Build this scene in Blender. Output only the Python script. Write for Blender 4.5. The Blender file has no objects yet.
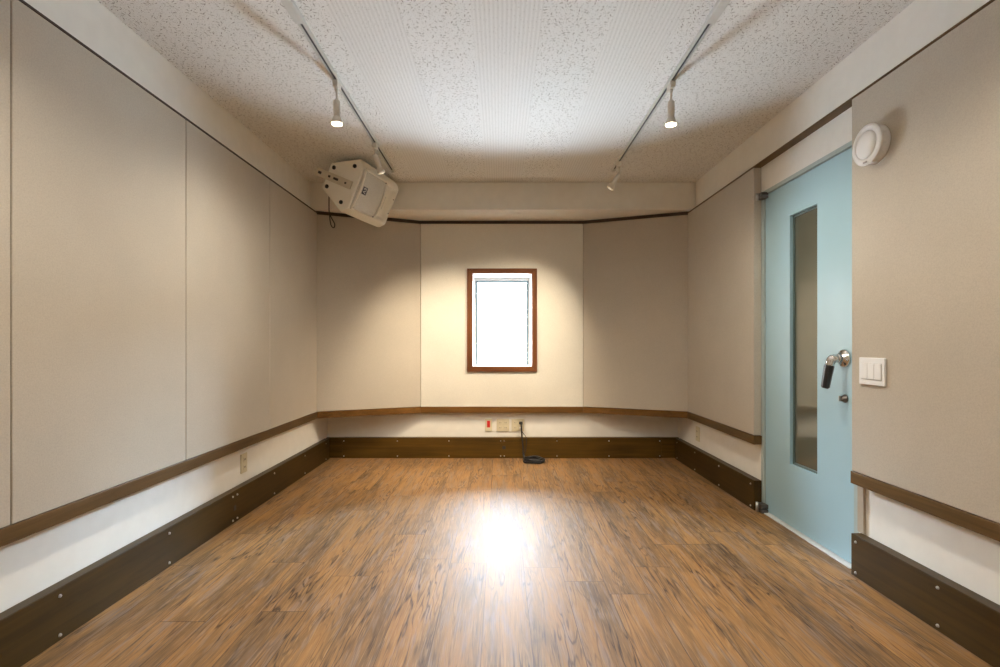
import bpy, bmesh, math, random
from mathutils import Vector, Matrix
random.seed(7)
S = bpy.context.scene
C = S.collection
PI = math.pi

# ------------------------------------------------------------------ dimensions (metres)
XL, XR = -1.585, 1.63            # front faces of the fabric panels
WL, WR = -1.633, 1.682           # white wall faces behind them
YC = 4.335                       # where the side panels meet the angled ones
YB = 4.68                        # front of the centre panel / back baseboard
WB = 4.73                        # white back wall face
YF = -1.7                        # wall behind the camera
ZC = 2.463                       # ceiling
RB, RT = 0.425, 0.482            # chair rail bottom / top
BH = 0.193                       # baseboard height
CT = 2.213                       # top of side cap trim
BZ = 2.225                       # underside of the beam
CAM = Vector((0, 0, 1.07))

# ------------------------------------------------------------------ material helpers
def srgb(r, g, b):
    f = lambda c: (c/255/12.92) if c/255 <= .04045 else ((c/255+.055)/1.055)**2.4
    return (f(r), f(g), f(b), 1)

class NT:
    def __init__(self, name):
        self.m = bpy.data.materials.new(name); self.m.use_nodes = True
        self.t = self.m.node_tree; self.n = self.t.nodes; self.l = self.t.links
        self.b = self.n['Principled BSDF']; self.out = self.n['Material Output']
    def new(self, kind, **kw):
        nd = self.n.new(kind)
        for k, v in kw.items(): setattr(nd, k, v)
        return nd
    def set(self, sock, v):
        if isinstance(v, bpy.types.NodeSocket): self.l.new(v, sock)
        else: sock.default_value = v
    def math(self, op, a, b=None, c=None, clamp=False):
        nd = self.new('ShaderNodeMath', operation=op, use_clamp=clamp)
        self.set(nd.inputs[0], a)
        if b is not None: self.set(nd.inputs[1], b)
        if c is not None: self.set(nd.inputs[2], c)
        return nd.outputs[0]
    def mix(self, f, a, b, mode='MIX'):
        nd = self.new('ShaderNodeMix', data_type='RGBA', blend_type=mode)
        self.set(nd.inputs[0], f); self.set(nd.inputs[6], a); self.set(nd.inputs[7], b)
        return nd.outputs[2]
    def pos(self):
        if not hasattr(self, '_p'):
            self._p = self.new('ShaderNodeTexCoord').outputs['Object']
        return self._p
    def geo(self):
        return self.new('ShaderNodeNewGeometry').outputs['Position']
    def mapping(self, vec, scale=(1,1,1), loc=(0,0,0), rot=(0,0,0)):
        nd = self.new('ShaderNodeMapping'); self.l.new(vec, nd.inputs[0])
        nd.inputs['Location'].default_value = loc; nd.inputs['Rotation'].default_value = rot
        nd.inputs['Scale'].default_value = scale
        return nd.outputs[0]
    def noise(self, vec, scale, detail=3, rough=.5, dist=0):
        nd = self.new('ShaderNodeTexNoise'); self.l.new(vec, nd.inputs['Vector'])
        nd.inputs['Scale'].default_value = scale; nd.inputs['Detail'].default_value = detail
        nd.inputs['Roughness'].default_value = rough; nd.inputs['Distortion'].default_value = dist
        return nd.outputs['Fac']
    def ramp(self, f, stops, interp='LINEAR'):
        nd = self.new('ShaderNodeValToRGB'); self.set(nd.inputs[0], f)
        cr = nd.color_ramp; cr.interpolation = interp
        while len(cr.elements) < len(stops): cr.elements.new(.5)
        for e, (p, col) in zip(cr.elements, stops): e.position = p; e.color = col
        return nd.outputs[0]
    def sep(self, vec):
        nd = self.new('ShaderNodeSeparateXYZ'); self.l.new(vec, nd.inputs[0]); return nd.outputs
    def comb(self, x, y, z=0.0):
        nd = self.new('ShaderNodeCombineXYZ')
        for s, v in zip(nd.inputs, (x, y, z)): self.set(s, v)
        return nd.outputs[0]
    def white(self, vec, dims='3D'):
        nd = self.new('ShaderNodeTexWhiteNoise', noise_dimensions=dims)
        self.l.new(vec, nd.inputs[0]); return nd.outputs[0]
    def bump(self, h, strength=.2, dist=.01):
        nd = self.new('ShaderNodeBump'); self.set(nd.inputs['Height'], h)
        nd.inputs['Strength'].default_value = strength; nd.inputs['Distance'].default_value = dist
        self.l.new(nd.outputs[0], self.b.inputs['Normal'])
    def col(self, v): self.set(self.b.inputs['Base Color'], v)
    def rough(self, v): self.set(self.b.inputs['Roughness'], v)

def plain(name, color, rough=.5, metal=0, spec=.5, var=.04, vscale=30, emit=None, es=0):
    t = NT(name)
    nz = t.noise(t.geo(), vscale, 2)
    k0 = 1-var; k1 = 1+var
    t.col(t.ramp(nz, [(.3, (color[0]*k0, color[1]*k0, color[2]*k0, 1)), (.7, (color[0]*k1, color[1]*k1, color[2]*k1, 1))]))
    t.rough(rough); t.b.inputs['Metallic'].default_value = metal
    t.b.inputs['Specular IOR Level'].default_value = spec
    if emit:
        t.b.inputs['Emission Color'].default_value = emit; t.b.inputs['Emission Strength'].default_value = es
    return t.m

def fabric(name, color):
    t = NT(name); g = t.geo()
    big = t.noise(g, 2.2, 3); mid = t.noise(g, 26, 4, .65); fine = t.noise(g, 190, 3, .75)
    c0 = t.ramp(big, [(.3, tuple(c*.95 for c in color[:3])+(1,)), (.7, tuple(c*1.05 for c in color[:3])+(1,))])
    c1 = t.mix(t.math('MULTIPLY', mid, .16), c0, tuple(c*.7 for c in color[:3])+(1,))
    c2 = t.mix(t.ramp(fine, [(.40, (0,0,0,1)), (.66, (.42,.42,.42,1))]), c1, tuple(c*.72 for c in color[:3])+(1,))
    t.col(c2); t.rough(.92); t.b.inputs['Specular IOR Level'].default_value = .15
    t.bump(t.math('ADD', t.math('MULTIPLY', fine, .6), t.math('MULTIPLY', mid, .6)), .25, .004)
    return t.m

def wood(name, dark, light, axis, rough=.42, grain=1.0):
    """streaks run along axis ('x','y','z')"""
    t = NT(name); g = t.geo()
    long_, across = 1.6, 38*grain
    sc = {'x': (long_, across, across), 'y': (across, long_, across), 'z': (across, across, long_)}[axis]
    v = t.mapping(g, sc)
    n1 = t.noise(v, 1.0, 5, .6, .6); n2 = t.noise(g, 3.0, 2)
    f = t.math('ADD', t.math('MULTIPLY', n1, .75), t.math('MULTIPLY', n2, .3))
    t.col(t.ramp(f, [(.3, dark), (.72, light)])); t.rough(rough)
    t.b.inputs['Specular IOR Level'].default_value = .22
    t.bump(n1, .06, .002)
    return t.m

def floor_mat():
    t = NT('weathered oak plank floor'); g = t.geo(); x, y, z = t.sep(g)
    W, L = .178, 1.22
    xr = t.math('DIVIDE', t.math('ADD', x, .065), W)
    row = t.math('FLOOR', xr); fx = t.math('FRACT', xr)
    off = t.white(t.comb(row, 3.3, 0))
    yr = t.math('ADD', t.math('DIVIDE', y, L), t.math('MULTIPLY', off, 5.0))
    pl = t.math('FLOOR', yr); fy = t.math('FRACT', yr)
    rnd = t.white(t.comb(row, pl, 1.0)); rnd2 = t.white(t.comb(pl, row, 7.0))
    # per plank shifted coordinates
    px = t.math('ADD', x, t.math('MULTIPLY', rnd, 13.0)); py = t.math('ADD', y, t.math('MULTIPLY', rnd2, 17.0))
    pv = t.comb(px, py, 0.0)
    # cathedral grain: contour lines of a stretched noise, masked in patches
    slow = t.noise(t.mapping(pv, (8.5, .75, 1)), 1.0, 3, .5, .25)
    cont = t.math('ABSOLUTE', t.math('SUBTRACT', t.math('FRACT', t.math('MULTIPLY', slow, 17.0)), .5))
    cmask = t.ramp(t.noise(t.mapping(pv, (11, 1.7, 1), (3, 5, 0)), 1.0, 3, .6, .4), [(.44, (0,0,0,1)), (.62, (1,1,1,1))])
    cline = t.math('MULTIPLY', t.ramp(cont, [(.03, (1,1,1,1)), (.20, (0,0,0,1))]), cmask)
    gx = t.math('ADD', px, t.math('MULTIPLY', slow, .10))
    grain = t.noise(t.comb(t.math('MULTIPLY', gx, 125), t.math('MULTIPLY', py, 3.2), 0.0), 1.0, 4, .65, .1)
    fine = t.noise(t.comb(t.math('MULTIPLY', gx, 230), t.math('MULTIPLY', py, 7.0), 2.0), 1.0, 2, .7)
    blot = t.noise(t.mapping(pv, (9, 1.3, 1)), 1.0, 4, .6, .4)
    blot2 = t.noise(t.mapping(pv, (30, 3.4, 1), (4, 9, 0)), 1.0, 3, .65, .3)
    base = t.ramp(blot, [(.25, srgb(86, 63, 38)), (.45, srgb(131, 97, 56)), (.58, srgb(161, 117, 65)), (.78, srgb(132, 106, 76))])
    grey = t.ramp(blot2, [(.50, (0,0,0,1)), (.66, (.62,.62,.62,1))])
    c = t.mix(grey, base, srgb(140, 124, 116))
    dk = t.ramp(grain, [(.32, (.80,.80,.80,1)), (.41, (.26,.26,.26,1)), (.49, (0,0,0,1))])
    c = t.mix(dk, c, srgb(58, 36, 19))
    c = t.mix(t.math('MULTIPLY', cline, .85), c, srgb(50, 30, 15))
    lt = t.ramp(fine, [(.52, (0,0,0,1)), (.66, (.45,.45,.45,1))])
    c = t.mix(lt, c, srgb(186, 146, 98))
    tone = t.math('ADD', .90, t.math('MULTIPLY', rnd, .2))
    tn = t.comb(tone, tone, tone)
    c = t.mix(1.0, c, tn, 'MULTIPLY')
    ex = t.math('MINIMUM', fx, t.math('SUBTRACT', 1.0, fx)); ey = t.math('MINIMUM', fy, t.math('SUBTRACT', 1.0, fy))
    sx = t.math('LESS_THAN', ex, .0075); sy = t.math('LESS_THAN', ey, .0013)
    seam = t.math('MAXIMUM', sx, sy)
    c = t.mix(t.math('MULTIPLY', seam, .72), c, srgb(48, 26, 12))
    t.col(c)
    t.rough(t.math('ADD', .47, t.math('MULTIPLY', grain, .12)))
    t.b.inputs['Specular IOR Level'].default_value = .62
    h = t.math('SUBTRACT', t.math('MULTIPLY', grain, .5), t.math('MULTIPLY', seam, .8))
    t.bump(h, .16, .004)
    return t.m

def ceiling_mat():
    t = NT('fissured acoustic ceiling board'); g = t.geo(); x, y, z = t.sep(g)
    v2 = t.comb(x, y, 0.0)
    def strokes(scale, a, b, keep, seed):
        vo = t.new('ShaderNodeTexVoronoi', voronoi_dimensions='2D', feature='F1')
        vv = t.mapping(v2, (1,1,1), (seed, seed*.7, 0))
        t.l.new(vv, vo.inputs['Vector']); vo.inputs['Scale'].default_value = scale
        vo.inputs['Randomness'].default_value = .9
        sb = t.new('ShaderNodeVectorMath', operation='SUBTRACT'); t.l.new(vv, sb.inputs[0]); t.l.new(vo.outputs['Position'], sb.inputs[1])
        cr = t.new('ShaderNodeSeparateColor'); t.l.new(vo.outputs['Color'], cr.inputs[0])
        rt = t.new('ShaderNodeVectorRotate', rotation_type='Z_AXIS'); t.l.new(sb.outputs[0], rt.inputs['Vector'])
        t.l.new(t.math('MULTIPLY', cr.outputs[0], PI), rt.inputs['Angle'])
        lx, ly, _ = t.sep(rt.outputs[0])
        sc = t.math('ADD', .5, t.math('MULTIPLY', cr.outputs[2], .8))
        d = t.math('SQRT', t.math('ADD', t.math('POWER', t.math('ABSOLUTE', t.math('DIVIDE', lx, a)), 2.0), t.math('POWER', t.math('ABSOLUTE', t.math('DIVIDE', ly, b)), 2.0)))
        inside = t.math('LESS_THAN', d, sc)
        return t.math('MULTIPLY', inside, t.math('LESS_THAN', cr.outputs[1], keep))
    big = strokes(52, .0072, .0016, .62, 3.1); small = strokes(110, .0024, .0011, .5, 8.3)
    worm = t.math('MAXIMUM', big, t.math('MULTIPLY', small, .8))
    # ribbed strips repeat every 0.60 m, 0.30 m wide
    per = t.math('FRACT', t.math('DIVIDE', t.math('ADD', x, .12), .6))
    rib_zone = t.math('LESS_THAN', per, .5)
    inner = t.math('LESS_THAN', t.math('ABSOLUTE', t.math('SUBTRACT', x, .03)), .76)
    rib_zone = t.math('MULTIPLY', rib_zone, inner)
    ph = t.math('FRACT', t.math('DIVIDE', x, .0188))
    rib = t.math('SMOOTH_MIN', t.math('MULTIPLY', t.math('ABSOLUTE', t.math('SUBTRACT', ph, .5)), 2.6), 1.0, .2)
    groove = t.math('SUBTRACT', 1.0, rib, clamp=True)
    spk = strokes(75, .0022, .0013, .3, 5.2)
    dz = t.math('ADD', t.math('MULTIPLY', rib_zone, t.math('ADD', t.math('MULTIPLY', groove, .14), t.math('MULTIPLY', spk, .5))),
                t.math('MULTIPLY', t.math('SUBTRACT', 1.0, rib_zone), t.math('MULTIPLY', worm, .74)), clamp=True)
    nz = t.noise(g, 160, 3, .6)
    base = t.ramp(nz, [(.3, (.75,.755,.74,1)), (.7, (.85,.855,.84,1))])
    t.col(t.mix(dz, base, (.16,.13,.10,1)))
    t.rough(.95); t.b.inputs['Specular IOR Level'].default_value = .1
    hgt = t.math('SUBTRACT', t.math('MULTIPLY', nz, .35), dz)
    t.bump(hgt, .5, .004)
    return t.m

def glass_mat():
    t = NT('clear window glass')
    tr = t.new('ShaderNodeBsdfTransparent'); gl = t.new('ShaderNodeBsdfGlossy'); gl.inputs['Roughness'].default_value = .02
    fr = t.new('ShaderNodeFresnel'); fr.inputs[0].default_value = 1.45
    mx = t.new('ShaderNodeMixShader'); t.l.new(fr.outputs[0], mx.inputs[0]); t.l.new(tr.outputs[0], mx.inputs[1]); t.l.new(gl.outputs[0], mx.inputs[2])
    t.l.new(mx.outputs[0], t.out.inputs[0]); return t.m

M = {}
M['floor'] = floor_mat()
M['ceiling'] = ceiling_mat()
M['white'] = plain('white painted wallpaper', (.84,.83,.785), .8, spec=.2, var=.02, vscale=14)
M['beige'] = fabric('beige woven wall fabric', (.535,.487,.415,1))
M['cream'] = fabric('cream woven wall fabric', (.76,.735,.665,1))
M['rail_y'] = wood('oak chair rail along y', srgb(68,51,27), srgb(108,83,50), 'y')
M['rail_x'] = wood('oak chair rail along x', srgb(76,51,20), srgb(126,88,42), 'x')
M['cap_y'] = plain('dark brown cap trim', srgb(58,42,28)[:3], .55)
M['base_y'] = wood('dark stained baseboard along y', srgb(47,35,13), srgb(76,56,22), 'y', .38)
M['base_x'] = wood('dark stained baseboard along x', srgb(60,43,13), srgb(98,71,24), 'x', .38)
M['win_z'] = wood('window frame timber upright', srgb(72,42,22), srgb(122,76,44), 'z', .4)
M['win_x'] = wood('window frame timber crosswise', srgb(72,42,22), srgb(122,76,44), 'x', .4)
M['sash'] = plain('grey aluminium sash', (.16,.2,.22), .4, .6)
M['glass'] = glass_mat()
M['door'] = plain('pale blue door paint', (.36,.55,.64), .34, spec=.5, var=.015, vscale=5)
M['doorframe'] = plain('blue grey door frame paint', (.40,.48,.48), .45, var=.02)
M['jamb'] = plain('beige jamb liner', (.42,.36,.28), .7)
M['bead'] = plain('dark green grey glazing gasket', (.10,.15,.15), .35)
dg = NT('dark door glass'); dg.col(dg.ramp(dg.noise(dg.geo(), 3, 2), [(.3, (.085,.09,.066,1)), (.7, (.11,.115,.085,1))]))
dg.rough(.05); dg.b.inputs['IOR'].default_value = 2.1
M['doorglass'] = dg.m
M['chrome'] = plain('polished chrome', (.75,.76,.78), .12, 1.0, var=.02)
M['steel'] = plain('brushed steel', (.55,.55,.54), .32, 1.0, var=.05)
M['darksteel'] = plain('dark bronze steel', (.18,.16,.15), .35, .9)
M['black'] = plain('black plastic', (.018,.018,.02), .35)
M['rubber'] = plain('black rubber', (.012,.012,.014), .6)
M['plastic'] = plain('white switch plastic', (.76,.77,.78), .35, var=.01)
M['threshold'] = plain('pale aluminium threshold', (.78,.79,.80), .35, .2)
M['seam'] = plain('grey shadow line plastic', (.42,.42,.41), .5)
M['ivory'] = plain('ivory socket plastic', (.66,.61,.45), .4, var=.01)
M['slot'] = plain('dark socket slot', (.04,.035,.03), .6)
M['red'] = plain('red indicator window', (.62,.03,.025), .3)
M['spk'] = plain('cream moulded speaker cabinet', (.90,.875,.79), .45, var=.02, vscale=200)
M['spkbr'] = plain('cream bracket steel', (.66,.60,.48), .5)
gr = NT('grey perforated speaker grille')
vo = gr.new('ShaderNodeTexVoronoi'); gr.l.new(gr.geo(), vo.inputs['Vector']); vo.inputs['Scale'].default_value = 260
gr.col(gr.ramp(vo.outputs['Distance'], [(.15, (.35,.35,.32,1)), (.45, (.74,.73,.68,1))])); gr.rough(.5)
M['grille'] = gr.m
M['logo_dark'] = plain('dark badge enamel', (.015,.02,.045), .35)
M['logo_light'] = plain('white badge enamel', (.8,.8,.8), .35)
M['track'] = plain('off white track aluminium', (.62,.63,.60), .45, .1)
M['trackslot'] = plain('dark track slot', (.05,.05,.05), .6)
M['lamp'] = plain('off white lamp housing', (.72,.70,.64), .45)
M['bulb'] = plain('glowing warm lamp face', (1,.9,.7), .4, emit=(1,.80,.52,1), es=30)
M['bulb_dim'] = plain('lit lamp face turned to wall', (1,.9,.7), .4, emit=(1,.82,.55,1), es=.5)

# ------------------------------------------------------------------ geometry helpers
def add_box(bm, x0, x1, y0, y1, z0, z1, mat=None):
    vs = [bm.verts.new(p) for p in [(x0,y0,z0),(x1,y0,z0),(x1,y1,z0),(x0,y1,z0),(x0,y0,z1),(x1,y0,z1),(x1,y1,z1),(x0,y1,z1)]]
    if mat is not None:
        for v in vs: v.co = mat @ v.co
    fs = [(0,3,2,1),(4,5,6,7),(0,1,5,4),(1,2,6,5),(2,3,7,6),(3,0,4,7)]
    return [bm.faces.new([vs[i] for i in f]) for f in fs]

def box(x0, x1, y0, y1, z0, z1, bev=0, seg=2):
    bm = bmesh.new(); add_box(bm, min(x0,x1), max(x0,x1), min(y0,y1), max(y0,y1), min(z0,z1), max(z0,z1))
    if bev: bmesh.ops.bevel(bm, geom=bm.edges[:], offset=bev, segments=seg, affect='EDGES', profile=.5)
    return bm

def prism(poly, z0, z1, bev=0):
    bm = bmesh.new()
    a = [bm.verts.new((x,y,z0)) for x,y in poly]; b = [bm.verts.new((x,y,z1)) for x,y in poly]
    bm.faces.new(a[::-1]); bm.faces.new(b)
    n = len(poly)
    for i in range(n): bm.faces.new((a[i], a[(i+1)%n], b[(i+1)%n], b[i]))
    bmesh.ops.recalc_face_normals(bm, faces=bm.faces[:])
    if bev: bmesh.ops.bevel(bm, geom=bm.edges[:], offset=bev, segments=2, affect='EDGES', profile=.5)
    return bm

def add_lathe(bm, prof, M4=Matrix(), n=32):
    """prof: (r, h) along local +z, transformed by M4"""
    rings = []
    for r, h in prof:
        if r < 1e-6: rings.append([bm.verts.new(M4 @ Vector((0,0,h)))])
        else: rings.append([bm.verts.new(M4 @ Vector((r*math.cos(2*PI*i/n), r*math.sin(2*PI*i/n), h))) for i in range(n)])
    for A, B in zip(rings, rings[1:]):
        for i in range(n):
            j = (i+1) % n
            if len(A) == 1 and len(B) == 1: continue
            if len(A) == 1: f = bm.faces.new((A[0], B[i], B[j]))
            elif len(B) == 1: f = bm.faces.new((A[i], A[j], B[0]))
            else: f = bm.faces.new((A[i], A[j], B[j], B[i]))
            f.smooth = True
    if len(rings[0]) > 1: bm.faces.new(rings[0][::-1])
    if len(rings[-1]) > 1: bm.faces.new(rings[-1])

def lathe(prof, M4=Matrix(), n=32):
    bm = bmesh.new(); add_lathe(bm, prof, M4, n); bmesh.ops.recalc_face_normals(bm, faces=bm.faces[:]); return bm

def tube(pts, r, n=10):
    bm = bmesh.new(); pts = [Vector(p) for p in pts]; rings = []
    up = Vector((.31,.17,.93)).normalized()
    for i, p in enumerate(pts):
        d = (pts[min(i+1, len(pts)-1)] - pts[max(i-1, 0)]).normalized()
        a = up - d*up.dot(d); a = a.normalized() if a.length > 1e-4 else d.orthogonal().normalized()
        b = d.cross(a); up = a
        rr = r[i] if isinstance(r, (list, tuple)) else r
        rings.append([bm.verts.new(p + (a*math.cos(2*PI*k/n) + b*math.sin(2*PI*k/n))*rr) for k in range(n)])
    for A, B in zip(rings, rings[1:]):
        for k in range(n):
            f = bm.faces.new((A[k], A[(k+1)%n], B[(k+1)%n], B[k])); f.smooth = True
    bm.faces.new(rings[0][::-1]); bm.faces.new(rings[-1])
    bmesh.ops.recalc_face_normals(bm, faces=bm.faces[:])
    return bm

def smooth_path(pts, k=8):
    P = [Vector(p) for p in pts]; out = []
    for i in range(len(P)-1):
        p0, p1, p2, p3 = P[max(i-1,0)], P[i], P[i+1], P[min(i+2,len(P)-1)]
        for s in range(k):
            t = s/k
            out.append(.5*((2*p1) + (p2-p0)*t + (2*p0-5*p1+4*p2-p3)*t*t + (3*p1-p0-3*p2+p3)*t**3))
    out.append(P[-1]); return out

def obj(name, bm, mat, parent=None, label=None):
    me = bpy.data.meshes.new(name); bm.to_mesh(me); bm.free()
    me.materials.append(M[mat])
    o = bpy.data.objects.new(name, me); C.objects.link(o)
    if parent is not None:
        o.parent = parent; o.matrix_parent_inverse = Matrix()
        inv = parent_world(parent).inverted()
        me.transform(inv)
    if label: o['label'] = label
    return o

def parent_world(o):
    m = Matrix.LocRotScale(o.location, o.rotation_euler, o.scale)
    return (parent_world(o.parent) @ m) if o.parent else m

def struct(name, bm, mat):
    o = obj(name, bm, mat); o['kind'] = 'structure'; return o

def thing(name, label, cat, loc, group=None):
    o = bpy.data.objects.new(name, None); C.objects.link(o); o.empty_display_size = .05
    o.location = loc; o['label'] = label; o['category'] = cat
    if group: o['group'] = group
    return o

def axes(o, ex, ey, ez):
    m = Matrix.Identity(4)
    for i, e in enumerate((ex, ey, ez)):
        for k in range(3): m[k][i] = e[k]
    m.translation = o; return m

# ------------------------------------------------------------------ room shell
G = .0015
struct('floor', box(WL-.2, WR+.3, YF-.2, WB+.4, -.1, 0), 'floor')
struct('ceiling', box(WL-.2, WR+.3, YF-.2, WB+.4, ZC, ZC+.1), 'ceiling')
wall_left = struct('wall_left', box(WL-.15, WL, YF, WB+.3, 0, ZC), 'white')
struct('wall_rear', box(WL-.15, WR+.25, YF-.15, YF, 0, ZC), 'white')

# right wall with the door opening
DY0, DY1, DZ = 2.375, 3.185, 2.02         # door slab
OY0, OY1 = DY0-.034, DY1+.034             # frame outer
OZ = DZ+.024
bm = bmesh.new()
add_box(bm, WR, WR+.2, YF, OY0, 0, ZC); add_box(bm, WR, WR+.2, OY1, WB+.3, 0, ZC); add_box(bm, WR, WR+.2, OY0, OY1, OZ, ZC)
wall_right = struct('wall_right', bm, 'white')

# back wall with the window opening
wx0, wx1, wz0, wz1 = -.257, .299, .86, 1.728    # clear opening
WT = .33
bm = bmesh.new()
add_box(bm, WL, wx0, WB, WB+WT, 0, ZC); add_box(bm, wx1, WR, WB, WB+WT, 0, ZC)
add_box(bm, wx0, wx1, WB, WB+WT, 0, wz0); add_box(bm, wx0, wx1, WB, WB+WT, wz1, ZC)
wall_back = struct('wall_back', bm, 'white')

# beam under the ceiling along the back wall
beam = struct('ceiling_beam', box(WL+G, WR-G, 4.30, WB-G, BZ, ZC-G, .004), 'white')
obj('access_hatch', box(-.17, .19, 4.40, 4.655, BZ-.003, BZ+.002, .001), 'white', beam)

# fabric panels
def panel(poly, mat, parent, label, z0=RT+G, z1=CT-.010):
    return obj('acoustic_panel', prism(poly, z0, z1, .0035), mat, parent, label)
def rect(x0, x1, y0, y1): return [(x0,y0),(x1,y0),(x1,y1),(x0,y1)]
sg = .0022
ysl = [YF+.002, -1.08, -.18, .72, 1.622, 2.525, 3.445, YC]
for a, b in zip(ysl, ysl[1:]):
    panel(rect(WL+G, XL, a+sg, b-sg), 'beige', wall_left, 'beige fabric acoustic panel on the left wall')
xl, xr = -.742, .778
PLF = [(XL, YC), (xl-.001, YB), (xl-.001, WB-G), (WL+G, WB-G), (WL+G, YC)]
PRF = [(XR, YC+.012), (WR-G, YC+.012), (WR-G, WB-G), (xr+.001, WB-G), (xr+.001, YB)]
panel(PLF, 'beige', wall_back, 'beige fabric panel set at an angle in the left corner', z1=CT-.019)
panel(PRF, 'beige', wall_back, 'beige fabric panel set at an angle in the right corner', z1=CT-.019)
# centre panel in one mesh around the window
fx0, fx1, fz0, fz1 = -.308, .346, .81, 1.775
bm = bmesh.new()
O = [(xl+sg, RT+G), (xr-sg, RT+G), (xr-sg, CT-.019), (xl+sg, CT-.019)]
I = [(fx0+.01, fz0+.01), (fx1-.01, fz0+.01), (fx1-.01, fz1-.01), (fx0+.01, fz1-.01)]
def ring(y, pts): return [bm.verts.new((x, y, z)) for x, z in pts]
of, inf, ob, ib = ring(YB, O), ring(YB, I), ring(WB-G, O), ring(WB-G, I)
for i in range(4):
    j = (i+1) % 4
    bm.faces.new((of[i], of[j], inf[j], inf[i])); bm.faces.new((ob[j], ob[i], ib[i], ib[j]))
    bm.faces.new((of[j], of[i], ob[i], ob[j])); bm.faces.new((inf[i], inf[j], ib[j], ib[i]))
bmesh.ops.recalc_face_normals(bm, faces=bm.faces[:])
obj('acoustic_panel', bm, 'cream', wall_back, 'cream fabric panel around the window')
PE = 3.213      # far panel end at the door
PN = 2.318      # near panel end at the door
panel(rect(XR, WR-G, PE, YC+.012-2*sg), 'beige', wall_right, 'beige fabric panel between the door and the back corner')
ysr = [YF+.002, -.38, .52, 1.42, PN]
ysr = [YF+.002, -.4, .5, PN]
for a, b in zip(ysr, ysr[1:]):
    panel(rect(XR, WR-G, a+sg, b-(0 if b == PN else sg)), 'beige', wall_right, 'beige fabric panel on the near side of the door')

# chair rails and cap trims
tn = 0
def trim(bm, mat):
    global tn; tn += 1
    return struct('trim_%d' % tn, bm, mat)
e = .003
trim(box(WL+G, XL+e, YF+.002, YC-.001, RB, RT, .002), 'rail_y')
def inset(poly, dy):   # push the angled front a little into the room
    return poly
trim(prism([(XL+e, YC+.001), (xl, YB-e), (xl, WB-G), (WL+G, WB-G), (WL+G, YC+.001)], RB, RT, .002), 'rail_x')
trim(box(xl+.0005, xr-.0005, YB-e, WB-G, RB, RT, .002), 'rail_x')
trim(prism([(XR-e, YC+.013), (WR-G, YC+.013), (WR-G, WB-G), (xr, WB-G), (xr, YB-e)], RB, RT, .002), 'rail_x')
trim(box(XR-e, WR-G, PE-.006, YC+.011, RB, RT, .002), 'rail_y')
trim(box(XR-e, WR-G, YF+.002, PN+.004, RB, RT, .002), 'rail_y')
# caps
trim(box(WL+G, XL+.001, YF+.002, YC-.001, CT-.009, CT, .001), 'cap_y')
trim(prism([(XL+e, YC+.001), (xl, YB-e), (xl, WB-G), (WL+G, WB-G), (WL+G, YC+.001)], CT-.018, BZ-.002), 'cap_y')
trim(box(xl+.0005, xr-.0005, YB-e, WB-G, CT-.018, BZ-.002), 'cap_y')
trim(prism([(XR-e, YC+.013), (WR-G, YC+.013), (WR-G, WB-G), (xr, WB-G), (xr, YB-e)], CT-.018, BZ-.002), 'cap_y')
trim(box(XR-.001, WR-G, YF+.002, YC+.011, CT-.009, CT, .001), 'rail_y')

# baseboards with their screws
scr = None
def screw(parent, p, nrm):
    global scr
    n = Vector(nrm)
    if scr is None:
        bm = lathe([(.0062, 0), (.0062, .002), (.0048, .0052), (.0022, .0068), (0, .0072)], Matrix(), 12)
        me = bpy.data.meshes.new('screw'); bm.to_mesh(me); bm.free(); me.materials.append(M['steel']); scr = me
    o = bpy.data.objects.new('screw', scr); C.objects.link(o); o.parent = parent
    o.location = p; o.rotation_euler = Vector((0,0,1)).rotation_difference(n).to_euler()
    o['label'] = 'domed steel screw head'
ZS = (.163, .022)
bl = struct('baseboard_left', box(WL+G, XL, YF+.002, YB-.03, .001, BH, .003), 'base_y')
for y in (.62, 1.21, 1.80, 2.395, 2.965, 3.015, 3.51, 4.06, 4.55):
    for z in ZS: screw(bl, (XL-.0005, y, z), (1,0,0))
obj('cable_port', box(XL-.003, XL+.0012, 2.974, 3.004, .075, .105, .001), 'black', bl, 'small black square cable port')
bb = struct('baseboard_back', box(-1.479, 1.512, YB, WB-G, .001, BH, .003), 'base_x')
for x in (-1.462, -.96, -.478, .006, .040, .533, 1.02, 1.495):
    for z in ZS: screw(bb, (x, YB+.0005, z), (0,-1,0))
obj('cable_port', box(.022, .052, YB-.0012, YB+.003, .085, .115, .001), 'black', bb, 'small black square cable port')
for s, x0, x1 in ((1, WL+G, -1.481), (2, 1.514, WR-G)):
    struct('baseboard_corner_%s' % ('left' if s == 1 else 'right'), box(x0, x1, YB+.012, WB-G, .001, BH-.002, .002), 'base_x')
br = struct('baseboard_right', box(XR, WR-G, PE-.004, YB-.03, .001, BH, .003), 'base_y')
for y in (3.25, 3.72, 4.18, 4.6):
    for z in ZS: screw(br, (XR+.0005, y, z), (-1,0,0))
br2 = struct('baseboard_right_near', box(XR, WR-G, YF+.002, PN+.004, .001, BH, .003), 'base_y')
for y in (.55, .99, 1.42, 1.861, 2.29):
    for z in ZS: screw(br2, (XR+.0005, y, z), (-1,0,0))

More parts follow.
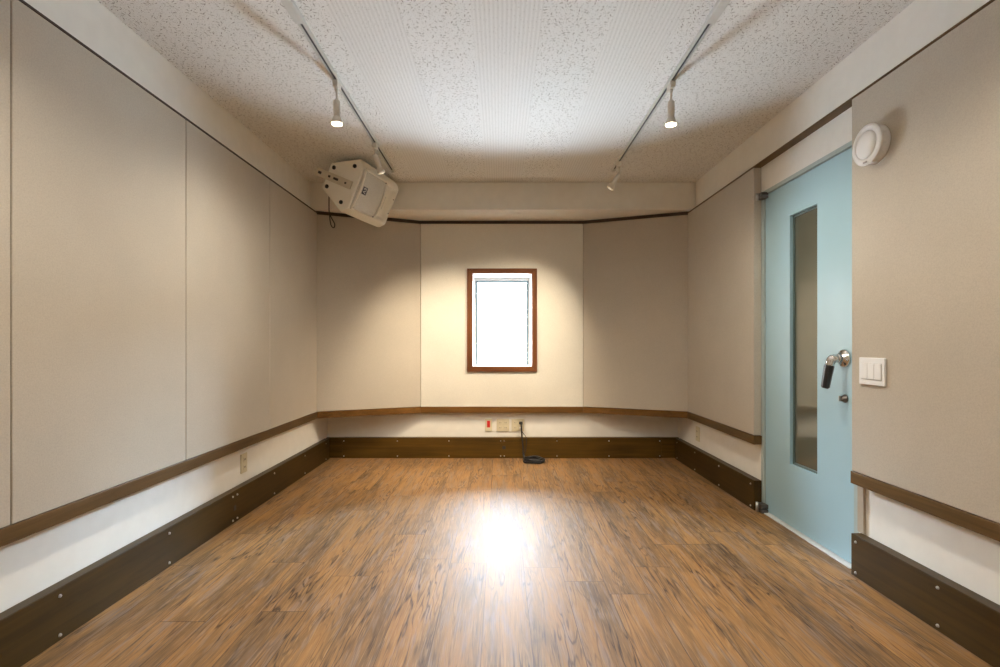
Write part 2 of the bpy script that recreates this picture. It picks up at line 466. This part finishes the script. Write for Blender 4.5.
# ------------------------------------------------------------------ window
win = bpy.data.objects.new('window_1', None); C.objects.link(win); win.location = (.02, YB, fz0); win['kind'] = 'structure'
yf0, yf1 = YB-.016, WB-G
bm = bmesh.new()
def mitre_frame(x0, x1, z0, z1, w, y0, y1, bev):
    bm = bmesh.new()
    O = [(x0,z0),(x1,z0),(x1,z1),(x0,z1)]; I = [(x0+w,z0+w),(x1-w,z0+w),(x1-w,z1-w),(x0+w,z1-w)]
    R = [[bm.verts.new((x, y, z)) for x, z in P] for P, y in ((O,y0),(I,y0),(O,y1),(I,y1))]
    for i in range(4):
        j = (i+1) % 4
        bm.faces.new((R[0][i], R[0][j], R[1][j], R[1][i])); bm.faces.new((R[2][j], R[2][i], R[3][i], R[3][j]))
        bm.faces.new((R[0][j], R[0][i], R[2][i], R[2][j])); bm.faces.new((R[1][i], R[1][j], R[3][j], R[3][i]))
    bmesh.ops.recalc_face_normals(bm, faces=bm.faces[:])
    if bev: bmesh.ops.bevel(bm, geom=[ed for ed in bm.edges if ed.is_manifold and ed.calc_face_angle(0) > .5], offset=bev, segments=2, affect='EDGES')
    return bm
def frame_side(name, poly, mat):
    bm = bmesh.new()
    a = [bm.verts.new((x, yf0, z)) for x, z in poly]; b = [bm.verts.new((x, yf1, z)) for x, z in poly]
    bm.faces.new(a); bm.faces.new(b[::-1])
    for i in range(4): bm.faces.new((a[i], b[i], b[(i+1)%4], a[(i+1)%4]))
    bmesh.ops.recalc_face_normals(bm, faces=bm.faces[:])
    bmesh.ops.bevel(bm, geom=bm.edges[:], offset=.002, segments=2, affect='EDGES')
    return obj(name, bm, mat, win)
w1x0, w1x1, w1z0, w1z1 = wx0+.001, wx1-.001, wz0+.001, wz1-.001
frame_side('window_frame', [(fx0,fz0),(fx1,fz0),(w1x1,w1z0),(w1x0,w1z0)], 'win_x')
frame_side('window_frame', [(fx1,fz1),(fx0,fz1),(w1x0,w1z1),(w1x1,w1z1)], 'win_x')
frame_side('window_frame', [(fx0,fz1),(fx0,fz0),(w1x0,w1z0),(w1x0,w1z1)], 'win_z')
frame_side('window_frame', [(fx1,fz0),(fx1,fz1),(w1x1,w1z1),(w1x1,w1z0)], 'win_z')
ys = WB+WT-.06
obj('window_liner', mitre_frame(wx0+.001, wx1-.001, wz0-.03, wz1-.001, .014, ys-.004, ys+.034, .001), 'plastic', win, 'white liner around the sash')
obj('window_sash', mitre_frame(wx0+.0145, wx1-.0145, wz0-.025, wz1-.024, .019, ys, ys+.03, .001), 'sash', win, 'thin grey metal sash')
obj('window_blind_box', box(wx0+.0145, wx1-.0145, ys-.004, ys+.026, wz1-.0245, wz1-.0145), 'plastic', win)
obj('window_pane', box(wx0+.026, wx1-.026, ys+.012, ys+.018, wz0-.012, wz1-.036), 'glass', win)

# ------------------------------------------------------------------ door
DX = WR+.008
door = bpy.data.objects.new('door_1', None); C.objects.link(door); door.location = (DX, DY1, 0); door['kind'] = 'structure'
gy0, gy1, gz0, gz1 = 2.665, 2.914, .37, 1.818
bm = bmesh.new()
dx0, dx1 = DX, DX+.05
g2 = .004
O = [(DY0+g2, .012), (DY1-g2, .012), (DY1-g2, DZ-g2), (DY0+g2, DZ-g2)]; I = [(gy0,gz0),(gy1,gz0),(gy1,gz1),(gy0,gz1)]
R = [[bm.verts.new((x, y, z)) for y, z in P] for P, x in ((O,dx0),(I,dx0),(O,dx1),(I,dx1))]
for i in range(4):
    j = (i+1) % 4
    bm.faces.new((R[0][i], R[0][j], R[1][j], R[1][i])); bm.faces.new((R[2][j], R[2][i], R[3][i], R[3][j]))
    bm.faces.new((R[0][j], R[0][i], R[2][i], R[2][j])); bm.faces.new((R[1][i], R[1][j], R[3][j], R[3][i]))
bmesh.ops.recalc_face_normals(bm, faces=bm.faces[:])
bmesh.ops.bevel(bm, geom=[ed for ed in bm.edges if ed.calc_face_angle(0) > .5], offset=.0015, segments=2, affect='EDGES')
slab = obj('door_slab', bm, 'door', door)
def yz_frame(y0, y1, z0, z1, w, x0, x1):
    bm = bmesh.new()
    add_box(bm, x0, x1, y0, y0+w, z0, z1); add_box(bm, x0, x1, y1-w, y1, z0, z1)
    add_box(bm, x0, x1, y0+w, y1-w, z0, z0+w); add_box(bm, x0, x1, y0+w, y1-w, z1-w, z1)
    return bm
obj('glazing_bead', yz_frame(gy0+.0005, gy1-.0005, gz0+.0005, gz1-.0005, .012, dx0+.016, dx0+.030), 'bead', door)
obj('door_pane', box(dx0+.022, dx0+.030, gy0+.013, gy1-.013, gz0+.013, gz1-.013), 'doorglass', door, 'tall narrow dark glass pane')
# frame: jambs and head
bm = bmesh.new()
add_box(bm, WR-.001, WR+.1, OY0+.001, DY0, 0.001, OZ-.001); add_box(bm, WR-.001, WR+.1, DY1, OY1-.001, .001, OZ-.001); add_box(bm, WR-.001, WR+.1, DY0, DY1, DZ, OZ-.001)
obj('door_frame', bm, 'doorframe', door)
# back of the opening so that no light leaks round the slab
obj('door_stop', yz_frame(OY0+.002, OY1-.002, .002, OZ-.002, .06, dx1+.004, dx1+.03), 'doorframe', door)
obj('door_threshold', box(WR-.022, WR+.1, DY0+.001, DY1-.001, .0005, .008, .003), 'threshold', door, 'thin bright metal threshold strip')
bm = bmesh.new()
add_box(bm, WR-.007, WR-.0005, OY1-.001, OY1+.02, OZ, CT-.012); add_box(bm, WR-.012, WR-.0005, 2.298, 2.336, BH+.003, RB-.003)
obj('jamb_liner', bm, 'jamb', door)
def hinge(z, h):
    bm = bmesh.new(); ym = PE-.010
    add_box(bm, 1.646, WR+.006, ym-.058, ym, z-h/2, z-h*.08); add_box(bm, 1.646, WR+.006, ym-.058, ym, z+h*.06, z+h/2)
    hp = obj('hinge', bm, 'darksteel', door, 'dark steel pivot hinge')
    obj('hinge_pin', lathe([(.010, -h/2-.004), (.010, h/2+.004)], Matrix.Translation((1.642, ym-.012, z)), 16), 'steel', hp, 'bright steel pin')
hinge(2.008, .036); hinge(.030, .054)
# lever handle
HY, HZ = 2.452, 1.0
T = lambda p, d: axes(Vector(p), *(lambda z: (z.orthogonal().normalized(), z.cross(z.orthogonal().normalized()), z))(Vector(d).normalized()))
hd = obj('door_handle', lathe([(.044, 0), (.044, .007), (.038, .012), (.018, .015), (.018, .026), (.021, .028), (.021, .036), (.015, .040)], T((DX, HY, HZ), (-1,0,0)), 32), 'chrome', door, 'chrome handle rose and spindle')
p0 = Vector((DX-.036, HY+.002, HZ)); 
arm = tube(smooth_path([p0+Vector((.014,0,0)), p0, p0+Vector((-.022,.003,-.004)), p0+Vector((-.030,.006,-.028)), p0+Vector((-.033,.009,-.036))], 6), [.0205]*25, 8)
obj('handle_elbow', arm, 'chrome', hd, 'chrome elbow of the handle')
q0 = p0+Vector((-.031,.007,-.030))
grip = tube([q0, q0+Vector((-.002,.002,-.012)), q0+Vector((-.014,.012,-.112)), q0+Vector((-.015,.013,-.118))], [.020,.0225,.0195,.015], 8)
for f in grip.faces: f.smooth = False
obj('handle_grip', grip, 'black', hd, 'black faceted grip hanging down')
lk = obj('lock', lathe([(.020, 0), (.020, .006), (.015, .009), (.013, .022), (.011, .024)], T((DX, HY-.006, .803), (-1,0,0)), 24), 'darksteel', door, 'small round thumb-turn lock')
obj('thumb_turn', box(DX-.034, DX-.022, HY-.010, HY-.002, .803-.013, .803+.013, .002), 'steel', lk)

# ------------------------------------------------------------------ wall plates
def plate(name, label, cat, origin, ex, n, w, h, mat, group=None):
    """thing with a plate part; ex = horizontal axis, n = outward normal"""
    t = thing(name, label, cat, origin, group)
    F = axes(Vector(origin), Vector(ex), Vector((0,0,1)), Vector(n))
    t_p = plate_part(t, F, 'cover_plate', -w/2, w/2, -h/2, h/2, 0, .009, mat, .0025)
    return t, F
def plate_part(parent, F, name, x0, x1, y0, y1, z0, z1, mat, bev=.001, label=None):
    bm = box(x0, x1, y0, y1, z0, z1, bev); bm.transform(F)
    if F.to_3x3().determinant() < 0: bmesh.ops.reverse_faces(bm, faces=bm.faces[:])
    return obj(name, bm, mat, parent, label)
def outlet(t, F, cx, cy, mat='ivory', w=.034):
    o = plate_part(t, F, 'socket', cx-w/2, cx+w/2, cy-.016, cy+.016, .007, .0115, mat, .001)
    for sx in (-.0065, .0065):
        plate_part(o, F, 'slot', cx+sx-.0014, cx+sx+.0014, cy-.0055, cy+.0055, .0105, .0122, 'slot', 0)
yb = WB-.0005
t, F = plate('emergency_switch', 'ivory wall plate with a red window, left of the two wide socket plates', 'switch', (-.108, yb, .304), (1,0,0), (0,-1,0), .066, .116, 'ivory')
rk = plate_part(t, F, 'red_button', -.014, .014, -.022, .042, .008, .0125, 'red', .001, 'red button')
plate_part(t, F, 'rocker', -.017, .017, -.046, -.024, .008, .0115, 'ivory')
t, F = plate('wall_outlet', 'double-width ivory socket plate with nothing plugged in, middle plate under the window', 'outlet', (.028, yb, .304), (1,0,0), (0,-1,0), .118, .116, 'ivory', 'ivory socket plates on the back wall')
for cx in (-.026, .026):
    for cy in (-.024, .024): outlet(t, F, cx, cy)
t, F = plate('wall_outlet', 'double-width ivory socket plate with a black plug in it, under the window', 'outlet', (.169, yb, .304), (1,0,0), (0,-1,0), .118, .116, 'ivory', 'ivory socket plates on the back wall')
for cx in (-.026, .026):
    for cy in (-.024, .024): outlet(t, F, cx, cy)
t, F = plate('wall_outlet', 'single narrow outlet plate low on the left wall above the baseboard', 'outlet', (WL+.0005, 3.177, .314), (0,-1,0), (1,0,0), .072, .122, 'ivory')
outlet(t, F, 0, .024); outlet(t, F, 0, -.024)
t, F = plate('wall_outlet', 'single narrow outlet plate low on the right wall near the back corner', 'outlet', (WR-.0005, 4.24, .307), (0,1,0), (-1,0,0), .072, .122, 'ivory')
outlet(t, F, 0, .024); outlet(t, F, 0, -.024)
t, F = plate('light_switch', 'white three-rocker light switch on the fabric panel beside the door handle', 'switch', (XR-.0005, 2.182, .950), (0,-1,0), (-1,0,0), .150, .120, 'plastic')
plate_part(t, F, 'switch_surround', -.060, .060, -.036, .036, .008, .0100, 'seam', .001)
for cx in (-.0395, 0, .0395):
    plate_part(t, F, 'rocker', cx-.0188, cx+.0188, -.0345, .0345, .009, .0128, 'plastic', .0015)

# black cord: plug in the socket, drop, coil on the floor
t = thing('power_cord', 'black power cord hanging from the socket and coiled on the floor', 'cord', (.25, 4.57, 0))
px, pz = .169+.026, .304+.024
bm = box(px-.016, px+.016, yb-.042, yb-.0125, pz-.013, pz+.013, .004)
obj('plug', bm, 'black', t)
bm = box(px-.012, px+.012, yb-.036, yb-.0125, pz-.062, pz-.040, .004)
obj('plug', bm, 'plastic', t, 'small pale plug below the black one')
drop = [(px, yb-.040, pz), (px+.004, yb-.064, pz-.02), (px+.010, yb-.070, .2), (px+.018, 4.645, .12), (px+.020, 4.630, .05), (px+.028, 4.60, .014)]
coil = []
rng = random.Random(3)
for k in range(0, 61):
    a = 2.4 + k/60*2*PI*5.2
    lay = k/60
    rx = .088 + .010*math.sin(k*.9) - .012*lay; ry = .072 + .008*math.cos(k*1.3) - .010*lay
    coil.append((.312 + rx*math.cos(a), 4.520 + ry*math.sin(a), .0085 + .034*lay + .004*math.sin(k*1.7+1)))
obj('cord', tube(smooth_path(drop, 8), .0065, 8), 'rubber', t)
obj('coil', tube(smooth_path([drop[-1]] + coil, 6), .0068, 8), 'rubber', t, 'coiled length of cord on the floor')
thin = [(px, yb-.036, pz-.05), (px+.02, yb-.05, pz-.09), (px+.05, yb-.06, .19), (px+.045, 4.65, .1), (px+.03, 4.63, .03), (px+.06, 4.60, .016)]
obj('cord', tube(smooth_path(thin, 8), .0028, 6), 'rubber', t, 'thin second lead')

# ------------------------------------------------------------------ round vent
VY, VZ = 2.165, 1.932
t = thing('air_vent', 'round white air vent with a domed disc high on the right wall by the door', 'vent', (XR, VY, VZ))
obj('vent_housing', lathe([(.080, 0), (.080, .006), (.072, .009), (.070, .030), (.079, .034)], T((XR-.0005, VY, VZ), (-1,0,0)), 48), 'plastic', t)
for k in range(10):
    a = 2*PI*k/10
    Mx = T((XR-.0005, VY, VZ), (-1,0,0)) @ Matrix.Rotation(a, 4, 'Z')
    bm = bmesh.new(); add_box(bm, .064, .077, -.003, .003, .008, .034, Mx); bmesh.ops.recalc_face_normals(bm, faces=bm.faces[:])
    obj('vent_rib', bm, 'plastic', t)
obj('vent_ring', lathe([(.079, .036), (.087, .038), (.088, .041), (.086, .0435), (.064, .0475), (.0625, .0445), (.060, .043), (.0, .043)], T((XR-.0005, VY, VZ), (-1,0,0)), 48), 'plastic', t)
obj('vent_disc', lathe([(.0605, .0432), (.060, .0455), (.052, .0505), (.036, .0550), (.018, .0572), (0, .0578)], T((XR-.0005, VY, VZ), (-1,0,0)), 48), 'plastic', t)
obj('vent_tab', box(XR-.052, XR-.047, VY-.010, VY+.010, VZ-.079, VZ-.072, .001), 'seam', t)

# ------------------------------------------------------------------ lighting tracks and spotlights
def track(x, y1, label):
    y0 = -1.2; ym = 2.14
    t = thing('lighting_track', label, 'lighting track', (x, ym, ZC))
    bm = bmesh.new(); z1 = ZC-.0005
    add_box(bm, x-.015, x+.015, y0, y1, z1-.006, z1)
    add_box(bm, x-.015, x-.008, y0, y1, z1-.020, z1-.006); add_box(bm, x+.008, x+.015, y0, y1, z1-.020, z1-.006)
    obj('track_rail', bm, 'track', t)
    obj('track_slot', box(x-.008, x+.008, ym, y1-.02, z1-.010, z1-.0055), 'trackslot', t, 'dark slot along the rail')
    obj('track_joint', box(x-.021, x+.021, 1.62, ym, z1-.024, z1-.0005, .003), 'track', t, 'wider joint cover of the rail')
    obj('end_cap', box(x-.016, x+.016, y1, y1+.012, z1-.022, z1-.0005, .002), 'track', t)
TXL, TXR = -.855, .90
track(TXL, 3.99, 'off-white lighting track on the left of the ceiling, above the loudspeaker')
track(TXR, 3.97, 'off-white lighting track on the right of the ceiling, nearer the door')
WARM = (1.0, .90, .74)
def spotlight(x, y, aim, label, stem, power, size, blend, bulb='bulb', rad=.016, group=None):
    t = thing('track_spotlight', label, 'spotlight', (x, y, ZC), group)
    zt = ZC-.0215
    obj('adapter', box(x-.014, x+.014, y-.032, y+.032, zt-.034, zt, .004), 'lamp', t)
    bm = lathe([(.009, 0), (.009, -.014), (.0055, -.018), (.0055, -stem+.008), (.010, -stem+.004), (.010, -stem-.012), (.004, -stem-.014)], Matrix.Translation((x, y, zt-.034)), 16)
    obj('stem', bm, 'lamp', t)
    p = Vector((x, y, zt-.034-stem)); d = Vector(aim).normalized()
    F = T(p, d)
    hd = obj('lamp_housing', lathe([(.010, -.012), (.0165, -.006), (.0175, .0), (.0175, .070), (.0160, .073), (.0160, .077), (.0200, .080), (.0265, .098), (.0285, .110), (.0275, .112)], F, 24), 'lamp', t)
    obj('lamp_face', lathe([(.0270, .1105), (.0265, .1155), (.018, .1185), (0, .120)], F, 24), bulb, hd, 'glowing lamp face')
    L = bpy.data.lights.new('spot beam', 'SPOT'); L.energy = power; L.color = WARM if size > 100 else (1, .83, .60)
    L.spot_size = math.radians(size); L.spot_blend = blend; L.shadow_soft_size = rad
    lo = bpy.data.objects.new('lamp_beam', L); C.objects.link(lo); lo.parent = t
    lo.location = p + d*.150 - t.location
    lo.rotation_euler = Vector((0,0,-1)).rotation_difference(d).to_euler()
P_NEAR, P_FAR = 42, 118
spotlight(TXL, 2.62, (0,.02,-1), 'lit track spotlight pointing straight down on the left track', .070, P_NEAR, 168, 1.0)
spotlight(TXR, 2.63, (0,.02,-1), 'lit track spotlight pointing straight down on the right track', .070, P_NEAR, 168, 1.0)
spotlight(TXL, 3.43, (.60,1.25,-2.05), 'track spotlight in front of the loudspeaker, tilted to the back wall', .050, P_FAR, 80, .9, 'bulb_dim')
spotlight(TXR, 3.78, (-1.27,.82,-1.95), 'track spotlight at the far end of the right track, tilted left', .060, P_FAR, 80, .9, 'bulb_dim')
for x, nm in ((TXL, 'left'), (TXR, 'right')):   # fill spots added out of view on the same tracks to brighten the room
    for y in (1.35, ):
        spotlight(x, y, (0,0,-1), 'added fill spotlight, out of view near the camera on the %s track' % nm, .070, P_NEAR*.8, 168, 1.0)
    spotlight(x, -.7, (0,-.55,-1), 'added fill spotlight, unseen behind the camera on the %s track' % nm, .070, 75, 168, 1.0)  # added pair aimed at the rear wall, its bounce lifts beam and near walls

# ------------------------------------------------------------------ loudspeaker in the corner
n_ = Vector((.874, -.259, -.412)).normalized(); v_ = Vector((-.396, .111, -.911)); v_ = (v_ - n_*v_.dot(n_)).normalized()
u_ = v_.cross(n_).normalized()
if u_.y < 0: u_ = -u_
P0 = Vector((-1.053, 3.66, 2.2145))
F = axes(P0, u_, v_, n_)     # local: x = along the cabinet (right), y = across (down), z = out of the baffle
flip = F.to_3x3().determinant() < 0
sp = thing('loudspeaker', 'cream loudspeaker with grey grille tilted in the upper left corner', 'speaker', P0)
def sobj(name, bm, mat, parent=sp, label=None):
    bm.transform(F); bmesh.ops.recalc_face_normals(bm, faces=bm.faces[:])
    return obj(name, bm, mat, parent, label)
H, Wd = .578, .207
# cabinet: loft of hexagonal sections along local x
bm = bmesh.new()
def sec(x, k, zf=0.0, kb=1.0):
    pts = [(-.162*k, zf), (.162*k, zf), (Wd*k, -.050), (.101*k, -.280*kb), (-.101*k, -.280*kb), (-Wd*k, -.050)]
    return [bm.verts.new((x, y, z)) for y, z in pts]
secs = [sec(0, 1.0), sec(.30, 1.0, .0), sec(H-.045, .98, .0, .97), sec(H, .86, -.028, .9)]
for A, B in zip(secs, secs[1:]):
    for i in range(6):
        j = (i+1) % 6
        bm.faces.new((A[i], A[j], B[j], B[i]))
bm.faces.new(secs[0][::-1]); bm.faces.new(secs[-1])
bmesh.ops.recalc_face_normals(bm, faces=bm.faces[:])
# horn mouth: inset the baffle face beyond the grille and push it in
bm.faces.ensure_lookup_table()
hf = [f for f in bm.faces if all(abs(v.co.z) < 1e-5 for v in f.verts) and min(v.co.x for v in f.verts) > .25][0]
r = bmesh.ops.inset_region(bm, faces=[hf], thickness=.028)
r2 = bmesh.ops.inset_region(bm, faces=[hf], thickness=.035, depth=-.035)
bmesh.ops.bevel(bm, geom=[ed for ed in bm.edges if ed.calc_face_angle(0) > .3], offset=.012, segments=3, affect='EDGES', profile=.5)
cab = sobj('cabinet', bm, 'spk')
for f in cab.data.polygons: f.use_smooth = False
sobj('horn_throat', box(.385, .455, -.055, .055, -.038, -.033, .004), 'grille', cab, 'flat throat of the horn')
# grille frame and bowed grille
bm = bmesh.new()
NU, NV = 8, 12
def bow(y): return .020*(1-(y/.165)**2)
g_x0, g_x1, g_y = .012, .320, .152
grid = [[bm.verts.new((g_x0+(g_x1-g_x0)*i/NU + .012*(1-(2*j/NV-1)**2)*(i/NU), -g_y+2*g_y*j/NV, .008+bow(-g_y+2*g_y*j/NV))) for j in range(NV+1)] for i in range(NU+1)]
for i in range(NU):
    for j in range(NV):
        f = bm.faces.new((grid[i][j], grid[i+1][j], grid[i+1][j+1], grid[i][j+1])); f.smooth = True
per = [grid[i][0] for i in range(NU+1)] + [grid[NU][j] for j in range(1, NV+1)] + [grid[i][NV] for i in range(NU-1, -1, -1)] + [grid[0][j] for j in range(NV-1, 0, -1)]
per_co = [v.co.copy() for v in per]
low = [bm.verts.new((v.co.x, v.co.y, -.004)) for v in per]
for i in range(len(per)):
    j = (i+1) % len(per); bm.faces.new((per[i], per[j], low[j], low[i]))
grl = sobj('grille', bm, 'grille', sp, 'grey perforated grille')
fr_pts = [Vector((c.x, c.y, c.z+.003)) for c in per_co]; fr_pts.append(fr_pts[0])
sobj('grille_frame', tube(fr_pts, .0085, 8), 'spk', grl, 'raised cream border of the grille')
for a, b in ((g_x0+.012, -g_y+.012), (g_x0+.012, g_y-.012), (g_x1-.012, -g_y+.012), (g_x1-.012, g_y-.012)):
    sobj('screw', lathe([(.005, 0), (.005, .003), (0, .004)], Matrix.Translation((a, b, .0085+bow(b))), 10), 'black', grl)
# badge: dark square with two white letters drawn as strokes
bz = .0088+bow(0)
badge = sobj('badge', box(.041, .097, -.034, .022, bz-.002, bz+.0015, .001), 'logo_dark', grl, 'small dark square logo badge')
bm = bmesh.new()
def stroke(x0, y0, x1, y1, w=.0042):
    d = Vector((x1-x0, y1-y0, 0)); L = d.length; a = math.atan2(d.y, d.x)
    add_box(bm, 0, L, -w/2, w/2, 0, .0008, Matrix.Translation((x0, y0, bz+.0014)) @ Matrix.Rotation(a, 4, 'Z'))
# letters E and V, upright with the cabinet (cabinet up = +x, letter right = -y or +y by handedness)
sx = 1 if flip else -1
def LP(a, b): return (.069 + b, -.006 + sx*a)      # a: letter right, b: letter up
for a0, b0, a1, b1 in ((-.019,-.016,-.019,.016), (-.019,-.0135,-.004,-.0135), (-.019,0,-.006,0), (-.019,.0135,-.004,.0135), (-.001,.016,.009,-.016), (.009,-.016,.019,.016)):
    stroke(*LP(a0,b0), *LP(a1,b1))
sobj('badge_letters', bm, 'logo_light', badge, 'white letters E V on the badge')
for a in (-.06, .06):
    sobj('screw', lathe([(.005, 0), (.005, .004), (0, .005)], Matrix.Translation((H-.064, a, .0)), 10), 'darksteel', cab)
# four rubber feet on the end panel
for a, b in ((-.140, -.075), (.140, -.075), (-.074, -.238), (.074, -.238)):
    Mx = Matrix.Translation((0, a, b)) @ Matrix.Rotation(-PI/2, 4, 'Y')
    sobj('rubber_foot', lathe([(.015, -.002), (.015, .006), (.011, .010), (0, .010)], Mx, 20), 'rubber')
# bracket with slots
brk = sobj('bracket', box(-.020, -.014, -.030, .030, -.36, -.03, .002), 'spkbr', sp, 'slotted cream mounting bracket')
for b, l, w in ((-.325, .030, .020), (-.235, .020, .016), (-.175, .044, .018), (-.085, .016, .014)):
    sobj('slot', box(-.0215, -.0195, -w/2, w/2, b-l/2, b+l/2, .0005), 'slot', brk)
sobj('bracket_lip', box(-.020, -.001, -.030, -.024, -.28, -.06, .001), 'spkbr', brk)
sobj('bracket_lip', box(-.020, -.001, .024, .030, -.28, -.06, .001), 'spkbr', brk)
# arm from the back of the cabinet up to a ceiling plate
pa = F @ Vector((.30, 0, -.285)); pw = Vector((pa.x-.01, pa.y+.02, ZC-.012))
obj('ceiling_arm', tube([pa, (pa+pw)/2, pw], .018, 12), 'spkbr', sp)
obj('ceiling_plate', box(pw.x-.05, pw.x+.05, pw.y-.05, pw.y+.05, ZC-.013, ZC-.001, .002), 'spkbr', sp)
# dangling lead
def at(px, py, Y): return Vector(((px-500)/500*Y, Y, CAM.z+(344-py)/500*Y))
c0 = F @ Vector((.06, .12, -.25))
Yc = 3.86
lead = [c0, at(329, 196, Yc), at(329, 206, Yc), at(329.4, 213, Yc), at(331.5, 218, Yc), at(334.6, 224, Yc), at(334, 227.6, Yc), at(331.4, 226, Yc), at(330, 220, Yc), at(329.6, 214, Yc)]
obj('lead', tube(smooth_path(lead, 8), .0042, 6), 'rubber', sp, 'thin black lead looped below')

# ------------------------------------------------------------------ daylight
W = bpy.data.worlds.new('World'); S.world = W; W.use_nodes = True
bgn = W.node_tree.nodes['Background']; bgn.inputs[0].default_value = (.93, .97, 1, 1); bgn.inputs[1].default_value = 18.0
def area(name, loc, normal, sx, sy, energy, color):
    A = bpy.data.lights.new(name, 'AREA'); A.shape = 'RECTANGLE'; A.size = sx; A.size_y = sy
    A.energy = energy; A.color = color
    o = bpy.data.objects.new(name, A); C.objects.link(o); o.location = loc
    o.rotation_euler = Vector(normal).to_track_quat('-Z', 'Y').to_euler()
    if energy == 0: A.energy = 1; A.cycles.is_portal = True
    return o
def aim(p, q): return (Vector(q)-Vector(p)).normalized()
WC = (.02, 4.9, 1.3)
area('sky_left', (-2.9, 8.0, 3.9), aim((-2.9,8.0,3.9), WC), 2.8, 2.8, 5200, (.70,.85,1.0))
area('sky_centre', (.1, 8.0, 3.7), aim((.1,8.0,3.7), WC), 2.8, 3.0, 2000, (.80,.90,1.0))
area('sky_right', (1.95, 8.1, 2.95), aim((1.95,8.1,2.95), WC), .8, 1.5, 1150, (.58,.79,1.0))
area('daylight_from_ground', (-.1, 5.8, -.06), (0,-.08,1), 2.6, 1.3, 650, (.76,.88,1.0))
area('daylight_low', (-.4, 7.5, .15), aim((-.4,7.5,.15), (.02,4.9,1.4)), 5.0, .9, 1700, (.74,.87,1.0))
po = area('window_portal', (.02, WB+WT+.01, 1.294), (0,-1,0), .55, .86, 0, (1,1,1))

# ------------------------------------------------------------------ camera and colour
cd = bpy.data.cameras.new('camera'); co = bpy.data.objects.new('camera', cd); C.objects.link(co)
co.location = CAM; co.rotation_euler = (PI/2, 0, 0)
cd.sensor_width = 36; cd.lens = 18.0; cd.shift_x = 0.0; cd.shift_y = .0105; cd.clip_start = .02
S.camera = co
S.view_settings.view_transform = 'Standard'; S.view_settings.look = 'None'
S.view_settings.exposure = 0.25; S.view_settings.gamma = 1.0
cy = S.cycles
cy.use_denoising = True
cy.max_bounces = 10; cy.diffuse_bounces = 6; cy.glossy_bounces = 4; cy.transparent_max_bounces = 8
cy.caustics_reflective = False; cy.caustics_refractive = False
cy.sample_clamp_indirect = 6.0
